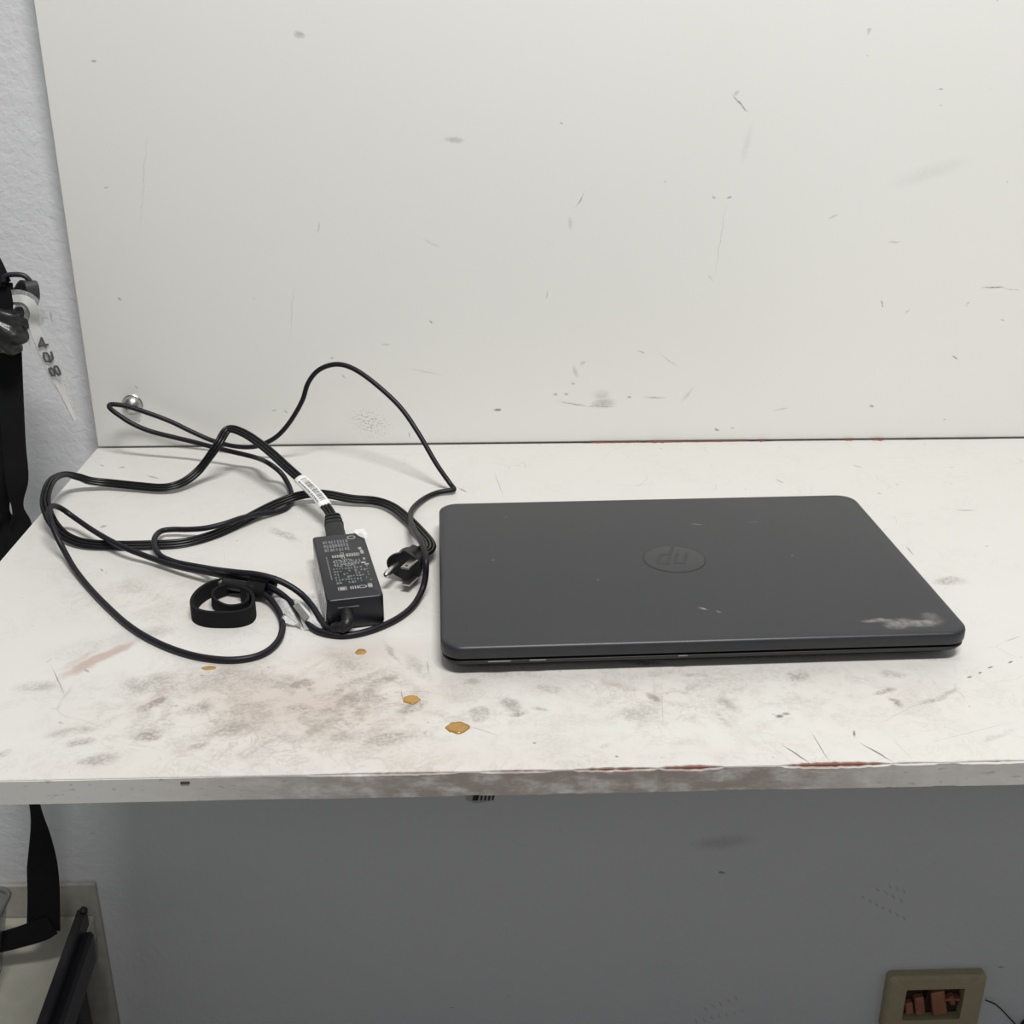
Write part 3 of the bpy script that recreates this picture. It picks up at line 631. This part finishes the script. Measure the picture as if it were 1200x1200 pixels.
# face outline: wide D shape with the ground pin side at -Yimage
def face_loop(x, k, w=1.0):
    pts = []
    for i in range(28):
        a = 2*PI*i/28
        y = (.0135*math.cos(a)*k)*w; z = .0122*math.sin(a)*k
        if SGN*y > 0.002: z *= .80   # tapers towards the ground pin
        pts.append(MP @ Vector((x, y-SGN*-.003*0, z)))
    return pts
bm = bmesh.new()
loft(bm, [face_loop(-.0265, .34, .9), face_loop(-.021, .46, .9), face_loop(-.0185, .62), face_loop(-.0165, .66), face_loop(-.0150, .86), face_loop(-.010, .80), face_loop(-.005, .88), face_loop(-.0025, 1.0), face_loop(-.0005, 1.0), face_loop(0, .96)])
wlink('plug_body', bm, M_RUBBER, fc, True)
for sz in (1, -1):
    bm = bmesh.new(); box(bm, (-.001, -SGN*.0080-.0032, sz*.00635-.00075), (.0140, -SGN*.0080+.0032, sz*.00635+.00075), .0004, 1)
    bmesh.ops.transform(bm, matrix=MP, verts=bm.verts); bl = wlink('blade', bm, M_STEEL, fc)
    bm = bmesh.new(); lathe(bm, [(.0013, -.0008), (.0013, .0008)], 12, MP @ Matrix.Translation((.0108, -SGN*.0080, sz*.00635))); wlink('blade_hole', bm, M_INKB, fc)
bm = bmesh.new(); lathe(bm, [(.0024, -.001), (.0024, .0138), (.0020, .0160), (.0010, .0172)], 14, MP @ Matrix.Translation((0, SGN*.0055, 0)) @ Matrix.Rotation(PI/2, 4, 'Y')); wlink('ground_pin', bm, M_STEEL, fc, True)
back = MP @ Vector((-.0255, 0, 0))
bm = bmesh.new(); tube(bm, [back, back.lerp(fp[-1], .5)+Vector((.001, .001, -.001)), fp[-1]], .0048, 14, 5, [1.05-.03*i for i in range(11)]); wlink('strain_relief', bm, M_RUBBER, fc, True)
for k in (.25, .5, .75):
    q = back.lerp(fp[-1], k); T = (fp[-1]-back).normalized(); bm = bmesh.new()
    lathe(bm, [(.0045, -.0007), (.0053-.001*k, 0), (.0045, .0007)], 14, Matrix.Translation(q) @ T.to_track_quat('Z', 'Y').to_matrix().to_4x4()); wlink('relief_rib', bm, M_RUBBER, fc, True)

# ------------------------------------------------------------------ hook-and-loop cable tie
tc = at_z(262, 715, 0)
tie = empty('cable_tie', (tc.x, tc.y, 0), 0, 'coiled black hook-and-loop strap around the cord, lying left of the adapter', 'cable tie')
H = .0115
def P_(px, py, z=H): v = at_z(px, py, z); return Vector((v.x, v.y, z-H/2))
outer = [P_(290,678), P_(268,677), P_(248,681), P_(233,690), P_(225,701), P_(226,710), P_(238,715.5), P_(258,717), P_(279,716), P_(293,711), P_(297,702), P_(293,692), P_(282,687)]
bm = bmesh.new(); ribbon(bm, outer, [(0, 0, 1)]*len(outer), [H]*len(outer), .0022, 6); wlink('outer_turn', bm, M_VEL, tie, True)
inner = [P_(266,681), P_(253,686), P_(248,693), P_(254,701), P_(266,706), P_(280,705), P_(289,700), P_(290,693)]
bm = bmesh.new(); ribbon(bm, inner, [(.1, -.2, 1)]*len(inner), [H*.8]*len(inner), .0016, 6); wlink('inner_turn', bm, M_VEL, tie, True)
# turn around the cord
a = at_z(306, 683, .0100); T = Vector((1, -.32, 0)).normalized(); Sd = Vector((-T.y, T.x, 0)); ring = []
for i in range(13):
    an = 2*PI*i/12
    ring.append(a + Sd*(.0105*math.cos(an)) + Vector((0, 0, 1))*(.0058*math.sin(an)) + Vector((0, 0, -.002)))
bm = bmesh.new(); ribbon(bm, ring, [T]*13, [.014]*13, .0015, 5); wlink('cord_turn', bm, M_VEL, tie, True)

# ------------------------------------------------------------------ clear sticker tag under the cord
def quadfilm(name, corners, mat, parent, th=.0004, bow=.0):
    bm = bmesh.new(); n = 6; rows = []
    A, B, C_, D = corners
    for i in range(n+1):
        u = i/n; rows.append([A.lerp(B, v/n).lerp(D.lerp(C_, v/n), u)+Vector((0, 0, bow*math.sin(PI*u)*math.sin(PI*v/n*.9))) for v in range(n+1)])
    vs = [[bm.verts.new(p) for p in r] for r in rows]
    for i in range(n):
        for j in range(n): bm.faces.new((vs[i][j], vs[i][j+1], vs[i+1][j+1], vs[i+1][j]))
    bmesh.ops.solidify(bm, geom=list(bm.faces), thickness=th)
    return wlink(name, bm, mat, parent, 'all')
ft = empty('film_tag', tuple(at_z(350, 725, 0)), 0, 'clear plastic sticker tag with a grey printed block under the cord beside the adapter', 'tag')
quadfilm('film', [at_z(318,694,.003), at_z(328,690,.006), at_z(354,736,.002), at_z(330,727,.0008)], M_FILM2, ft, bow=.002)
quadfilm('film', [at_z(344,704,.009), at_z(349,703,.0095), at_z(379,736,.003), at_z(357,738,.0008)], M_FILM2, ft, bow=.002)
quadfilm('film', [at_z(354,695,.004), at_z(368,690,.004), at_z(381,730,.003), at_z(372,735,.003)], M_FILM2, ft, bow=.001)
quadfilm('print_block', [at_z(343,710,.0088), at_z(349,706,.0096), at_z(363,723,.0065), at_z(357,728,.0050)], simple('grey_print_block', (.30, .30, .30), .4), ft, bow=.001)
quadfilm('film_fold', [at_z(327,728,.004), at_z(333,719,.006), at_z(351,732,.002), at_z(346,734,.001)], simple('white_fold', (.78, .78, .78), .3), ft)

# ------------------------------------------------------------------ hanging strap at far left
st = empty('hanging_strap', (-.07, -.06, -.55), 0, 'black webbing strap hanging past the left end of the shelf', 'strap')
YS = -.06
def A_(px, py, dy=0): return at_y(px, py, YS+dy)
X1 = Vector((1, 0, 0)); Y1 = Vector((0, 1, 0))
wd_ = .021
R1 = [A_(10,372), A_(12,420), A_(14,480), A_(17,530), A_(20,562), A_(21,597), A_(24,625), A_(23,680), A_(28,800), A_(36,900), A_(41,945), A_(47,990), A_(51,1040), A_(51,1090)]
W1 = [X1, X1, X1, X1, Vector((.8, .6, 0)), Vector((.12, 1, 0)), Vector((1, .5, 0)), X1, X1, Vector((.5, 1, 0)), Vector((.10, 1, 0)), Vector((.55, .8, 0)), Vector((1, .1, 0)), Vector((1, .1, 0))]
K1 = [.019, .019, .020, .020, .019, .018, .021, .024, .022, .020, .018, .026, .031, .033]
bm = bmesh.new(); ribbon(bm, R1, W1, K1, .0016, 8); wlink('webbing', bm, M_WEB, st, True)
R1b = [A_(61,1084,-.003), A_(48,1090,-.005), A_(20,1099,-.006), A_(-8,1106,-.008), A_(-45,1112,-.01)]
bm = bmesh.new(); ribbon(bm, R1b, [Vector((.25, .2, 1)), Vector((.1, .2, 1)), Vector((0, .3, 1)), Vector((0, .3, 1)), Vector((0, .3, 1))], [.022, .024, .022, .021, .021], .0016, 8); wlink('webbing', bm, M_WEB, st, True)
R2 = [A_(3,330,.004), A_(3,372,.004), A_(2,420,.004), A_(3,500,.004), A_(5,560,.004), A_(5,600,.004), A_(8,625,.004), A_(9,680,.004), A_(8,760,.004)]
W2 = [X1, X1, X1, X1, Vector((.8, .6, 0)), Vector((.10, 1, 0)), Vector((1, .4, 0)), X1, X1]
bm = bmesh.new(); ribbon(bm, R2, W2, [.016, .017, .019, .020, .019, .017, .020, .02, .02], .0016, 8); wlink('webbing', bm, M_WEB, st, True)
# strap continues up to a wall hook outside the picture
R3 = [A_(3,335,.002), A_(-8,318,.004), A_(-26,285,.012), A_(-60,200,.03)]
bm = bmesh.new(); ribbon(bm, R3, [X1]*4, [.016, .02, .022, .022], .0016, 6); wlink('webbing', bm, M_WEB, st, True)
# rectangular wire ring
rp = [A_(4,330), A_(5,324), A_(12,322), A_(24,322), A_(31,325), A_(37,332), A_(40,337), A_(34,341,.01), A_(20,340,.014), A_(8,338,.012), A_(4,332,.003)]
bm = bmesh.new(); tube(bm, rp, .0021, 10, 5); wlink('wire_ring', bm, M_BLKMET, st, 'all')
# short strap end folded over the ring
R4 = [A_(20,357,.012), A_(24,340,.008), A_(31,330,.002), A_(37,333,-.004), A_(39,347,-.005), A_(36,358,-.004), A_(27,370,-.004)]
bm = bmesh.new(); ribbon(bm, R4, [Vector((1, .5, -.15))]*7, [.010]*7, .0016, 6); wlink('folded_end', bm, simple('grey_black_webbing', (.03, .03, .033), .6, bump=(800, .5)), st, True)
# crumpled knot
kc = A_(5, 388, -.012); bm = bmesh.new()
bmesh.ops.create_uvsphere(bm, u_segments=48, v_segments=32, radius=1)
for v in bm.verts:
    n = v.co.normalized(); f = 1+.10*math.sin(5*n.x+9*n.z+3*mnoise.noise(n*1.2))+.16*mnoise.noise(n*1.6)
    v.co = Vector((n.x*.0195*f, n.y*.013*f, n.z*.0185*f))+kc
wlink('knot', bm, M_LEATH, st, 'all')
k2 = A_(24, 376, -.006); bm = bmesh.new(); bmesh.ops.create_uvsphere(bm, u_segments=32, v_segments=24, radius=1)
for v in bm.verts:
    n = v.co.normalized(); f = 1+.12*math.sin(9*n.z+3*n.x)+.15*mnoise.noise(n*2+Vector((4, 0, 0)))
    v.co = Vector((n.x*.0085*f+n.z*.004, n.y*.009*f, n.z*.0165*f))+k2
wlink('knot', bm, M_LEATH, st, 'all')

# number tag taped around the strap
nt = empty('number_tag', tuple(A_(36, 385)), 0, 'white paper strip printed 498, taped to the hanging strap', 'tag')
V = [A_(15,350,-.012), A_(26,350,-.017), A_(36,356,-.017), A_(41,368,-.014), A_(39,380,-.010), A_(46,398,-.008), A_(54,415,-.005), A_(64,438,.0), A_(72,455,.006), A_(80,475,.014), A_(88,492,.022)]
V = [Vector((v.x, v.y, v.z)) for v in V]
Wt = [Vector((.2, 0, 1)), Vector((.1, 0, 1)), Vector((.8, 0, .7)), Vector((1, 0, .1)), Vector((1, 0, .1)), Vector((.9, 0, .45)), Vector((.9, .1, .45)), Vector((.88, .2, .45)), Vector((.75, .6, .3)), Vector((.5, .9, .2)), Vector((.4, .9, .2))]
bm = bmesh.new(); ribbon(bm, V, Wt, [.0055, .0065, .0075, .0075, .0075, .0085, .0090, .0085, .006, .004, .003], .0004, 6); wlink('paper_strip', bm, M_LABEL, nt, True)
bm = bmesh.new(); ribbon(bm, [v+(v-CAM).normalized()*.0012 for v in V], Wt, [.014, .014, .015, .016, .016, .019, .020, .019, .015, .011, .004], .0002, 6); wlink('clear_tape', bm, M_FILM, nt, True)
GL = {'4': [[(.75, .35), (0, .35), (.6, 1), (.6, 0)]], '9': [[(.1, 0), (.6, .1), (.8, .5), (.7, .9), (.4, 1), (.05, .8), (.1, .5), (.4, .4), (.78, .55)]],
      '8': [[(.4, .52), (.08, .7), (.12, .95), (.4, 1), (.68, .95), (.72, .7), (.4, .52), (.03, .3), (.08, .05), (.4, 0), (.72, .05), (.77, .3), (.4, .52)]]}
for ch, (px, py, dy), hh in (('4', (48, 401, -.0083), .0092), ('9', (55, 417, -.0053), .0092), ('8', (62.5, 434, -.0018), .0092)):
    c = A_(px, py, dy); U = (A_(64,438,0)-A_(46,398,-.008)).normalized(); W = Vector((.9, .1, .45)); W = (W-U*W.dot(U)).normalized(); Nn = W.cross(U)
    if Nn.dot(CAM-c) < 0: Nn = -Nn
    Mg = Matrix.Translation(c+Nn*.0004) @ Matrix((U, -W if U.cross(-W).dot(Nn) < 0 else W, Nn)).transposed().to_4x4() @ Matrix.Scale(hh, 4) @ Matrix.Translation((-.4, -.5, 0))
    bm = bmesh.new(); strokes(bm, [[(x*1.25, y*.82) for x, y in pl] for pl in GL[ch]], Mg, .19, .02); wlink('digit', bm, M_INK, nt)

# ------------------------------------------------------------------ torn sticker on the wall just under the shelf
c = at_y(562, 936, WALL_Y); cw = at_y(546, 936, WALL_Y).x; ce = at_y(580, 936, WALL_Y).x
tk = empty('torn_sticker', (c.x, WALL_Y, c.z), 0, 'small torn striped sticker on the grey wall below the front shelf edge', 'sticker')
z1, z0 = at_y(562, 905, WALL_Y).z, at_y(562, 942, WALL_Y).z
bm = bmesh.new(); loft(bm, [[(x, WALL_Y-y, z) for x, z in ((cw, z0+.006), (cw+.010, z0+.001), (ce-.004, z0+.004), (ce, z1), (cw, z1))] for y in (0, .0006)]); wlink('backing', bm, simple('grey_sticker_backing', (.40, .39, .37), .5), tk)
for k in range(6):
    x0 = cw+.007+.0042*k; x1 = x0+(.0052 if k == 0 else .0024)
    zb = z0+.0050; bm = bmesh.new()
    loft(bm, [[(x0, WALL_Y-y, zb), (x1-.0006, WALL_Y-y, zb), (x1+.006, WALL_Y-y, z1-.004), (x0+.004, WALL_Y-y, z1-.004)] for y in (.0006, .0009)]); wlink('stripe', bm, M_INKB, tk)

# ------------------------------------------------------------------ open wall socket low on the right
o0 = at_y(1043, 1146, WALL_Y-.012); o1 = at_y(1158, 1143, WALL_Y-.012)
OW = o1.x-o0.x; OH = .085
ob = empty('open_socket_box', (o0.x, WALL_Y, o0.z-OH), 0, 'yellowed wall socket plate with open middle showing copper contacts, low on the wall', 'socket')
D_ = .013
def rl(x, z, y): return (x, -y, z)
def plate_loop(w, h, r, y, inset=0): return [(OW/2+x, -y, OH/2+z) for x, z in rrect(w-2*inset, h-2*inset, r, 5)]
bm = bmesh.new()
outer_b = plate_loop(OW, OH, .006, 0); outer_m = plate_loop(OW, OH, .006, D_-.003); outer_f = plate_loop(OW, OH, .006, D_, .003)
iw, ih = OW*.60, OH*.56
inner_f = [(OW*.49+x, -D_, OH*.50+z) for x, z in rrect(iw, ih, .002, 5)]; inner_b = [(x, -.001, z) for x, _, z in inner_f]
loft(bm, [outer_b, outer_m, outer_f, inner_f, inner_b], False, False); link('plate', bm, M_CREAM, ob, True)
bm = bmesh.new(); box(bm, (OW*.49-iw/2-.001, -.0015, OH*.50-ih/2-.001), (OW*.49+iw/2+.001, -.0003, OH*.50+ih/2+.001)); link('recess', bm, M_RECESS, ob)
ztop = OH*.50+ih/2
for (u, w, zt, zb, tilt, mt) in ((.06, .13, .024, .042, .20, M_COPPER), (.22, .16, .016, .043, .20, M_COPPER), (.50, .24, .008, .044, .24, M_COPPER)):
    x0 = OW*.49-iw/2+iw*u; ww = iw*w; bm = bmesh.new()
    box(bm, (-ww/2, -.010, -(zb-zt)/2), (ww/2, -.0015, (zb-zt)/2), .0012, 1, Matrix.Translation((x0+ww/2, 0, ztop-(zt+zb)/2)) @ Matrix.Rotation(-tilt, 4, 'Y')); link('contact_block', bm, mt, ob)
bm = bmesh.new(); lathe(bm, [(.0038, 0), (.0042, .004), (.0036, .014), (.002, .016)], 14, Matrix.Translation((OW*.49+iw*.30, -.006, ztop-.016)) @ Matrix.Rotation(PI-.4, 4, 'Y')); link('terminal_screw', bm, M_COPPER, ob, True)
bm = bmesh.new(); box(bm, (OW*.49+iw*.20, -.011, ztop-.021), (OW*.49+iw*.46, -.002, ztop-.018), .0006); link('contact_strip', bm, M_COPPER, ob)
bm = bmesh.new(); box(bm, (OW*.49-iw*.12, -.0105, ztop-.0005), (OW*.49-iw*.10, -.002, ztop-.02), 0); link('divider', bm, M_RECESS, ob)
# thin wire leaving the socket to the right
wp = [at_y(1155,1172,WALL_Y-.004), at_y(1168,1178,WALL_Y-.006), at_y(1182,1192,WALL_Y-.006), at_y(1192,1206,WALL_Y-.005), at_y(1196,1240,WALL_Y-.004)]
we = empty('thin_wire', tuple(wp[0]), 0, 'thin dark wire curving down the wall from the socket plate', 'wire')
bm = bmesh.new(); tube(bm, wp, .0009, 8, 6); wlink('strand', bm, M_RUBBER, we, 'all')
wq = at_y(1207, 1200, WALL_Y)
bb = empty('round_cover', (wq.x, WALL_Y, wq.z), 0, 'dark round cap on the wall right of the socket, at the picture edge', 'cap')
bm = bmesh.new(); lathe(bm, [(.012, 0), (.013, .004), (.012, .009), (.006, .011)], 24, MR); link('cap_body', bm, M_BLKMET, bb, True)

# ------------------------------------------------------------------ low bench, rail and tray at lower left
ZB = -.555
lb = empty('low_bench', (-.3, -.3, -.9), 0, 'pale low bench with a flat top in the shade below the shelf', 'bench')
bm = bmesh.new(); box(bm, (-.62, -.62, ZB-.03), (-.083, WALL_Y-.008, ZB), .002); wlink('bench_top', bm, M_STONE, lb, True)
bm = bmesh.new(); box(bm, (-.62, WALL_Y-.007, -.9), (at_y(122, 1100, WALL_Y-.006).x, WALL_Y-.001, at_y(80, 1037, WALL_Y-.006).z), .001); tag(wlink('upstand', bm, M_UPST, lb, True), 'brown grey upstand')  # brown grey sheet on the wall, reaching down to the floor
for x in (-.59, -.125):
    for y in (-.59, -.04):
        bm = bmesh.new(); box(bm, (x, y, -.9), (x+.03, y+.03, ZB-.03), .002); wlink('leg', bm, M_BLKMET, lb, True)
rlx = empty('metal_rail', (-.075, -.3, ZB-.03), 0, 'black metal angle rail along the right side of the low bench', 'rail')
ra = at_z(104, 1068, ZB+.018); rb_ = at_z(58, 1200, ZB+.018)
def rail_x(y): return ra.x+(rb_.x-ra.x)*(y-ra.y)/(rb_.y-ra.y)
yA, yB = ra.y, -.60
bm = bmesh.new()
loft(bm, [[(rail_x(y)+dx, y, z) for dx, z in ((-.014, ZB), (-.002, ZB), (-.002, ZB+.020), (-.004, ZB+.022), (-.012, ZB+.020), (-.014, ZB+.014))] for y in (yA, yA-.02, yB)]); wlink('upright_flange', bm, M_BLKMET, rlx, True)
bm = bmesh.new()
loft(bm, [[(rail_x(y)+dx, y, z) for dx, z in ((-.002, ZB-.030), (.007, ZB-.030), (.009, ZB+.006), (.006, ZB+.010), (-.002, ZB+.008))] for y in (yA-.022, yA-.03, yB)]); wlink('side_flange', bm, M_BLKMET, rlx, True)
bm = bmesh.new(); lathe(bm, [(.003, 0), (.0045, .002), (.0045, .006), (.002, .009)], 12, Matrix.Translation((rail_x(yA)-.004, yA-.004, ZB+.018))); wlink('end_bolt', bm, M_BLKMET, rlx, True)
# open plastic tray
ZR = ZB+.085; cr = at_z(14, 1042, ZR)
x1_, y1_ = cr.x, cr.y; x0_, y0_ = x1_-.22, y1_-.16
tr = empty('plastic_tray', ((x0_+x1_)/2, (y0_+y1_)/2, ZB), 0, 'clear plastic tray with grey green rim standing on the low bench', 'tray')
tr_cx, tr_cy = (x0_+x1_)/2, (y0_+y1_)/2
rimp = [Vector((x+tr_cx, y+tr_cy, ZR)) for x, y in rrect(.22, .16, .012, 5)]; rimp.append(rimp[0].copy()); rimp.append(rimp[1].copy())
bm = bmesh.new(); tube(bm, rimp, .0032, 8, 1); wlink('rim', bm, M_PLAST, tr, 'all')
bm = bmesh.new(); loft(bm, [[(x+tr_cx, y+tr_cy, z) for x, y in rrect(w, d, .012, 5)] for w, d, z in ((.19, .13, ZB+.0015), (.219, .159, ZR), (.216, .156, ZR), (.186, .126, ZB+.004))]); wlink('tub', bm, M_BIN, tr, True)
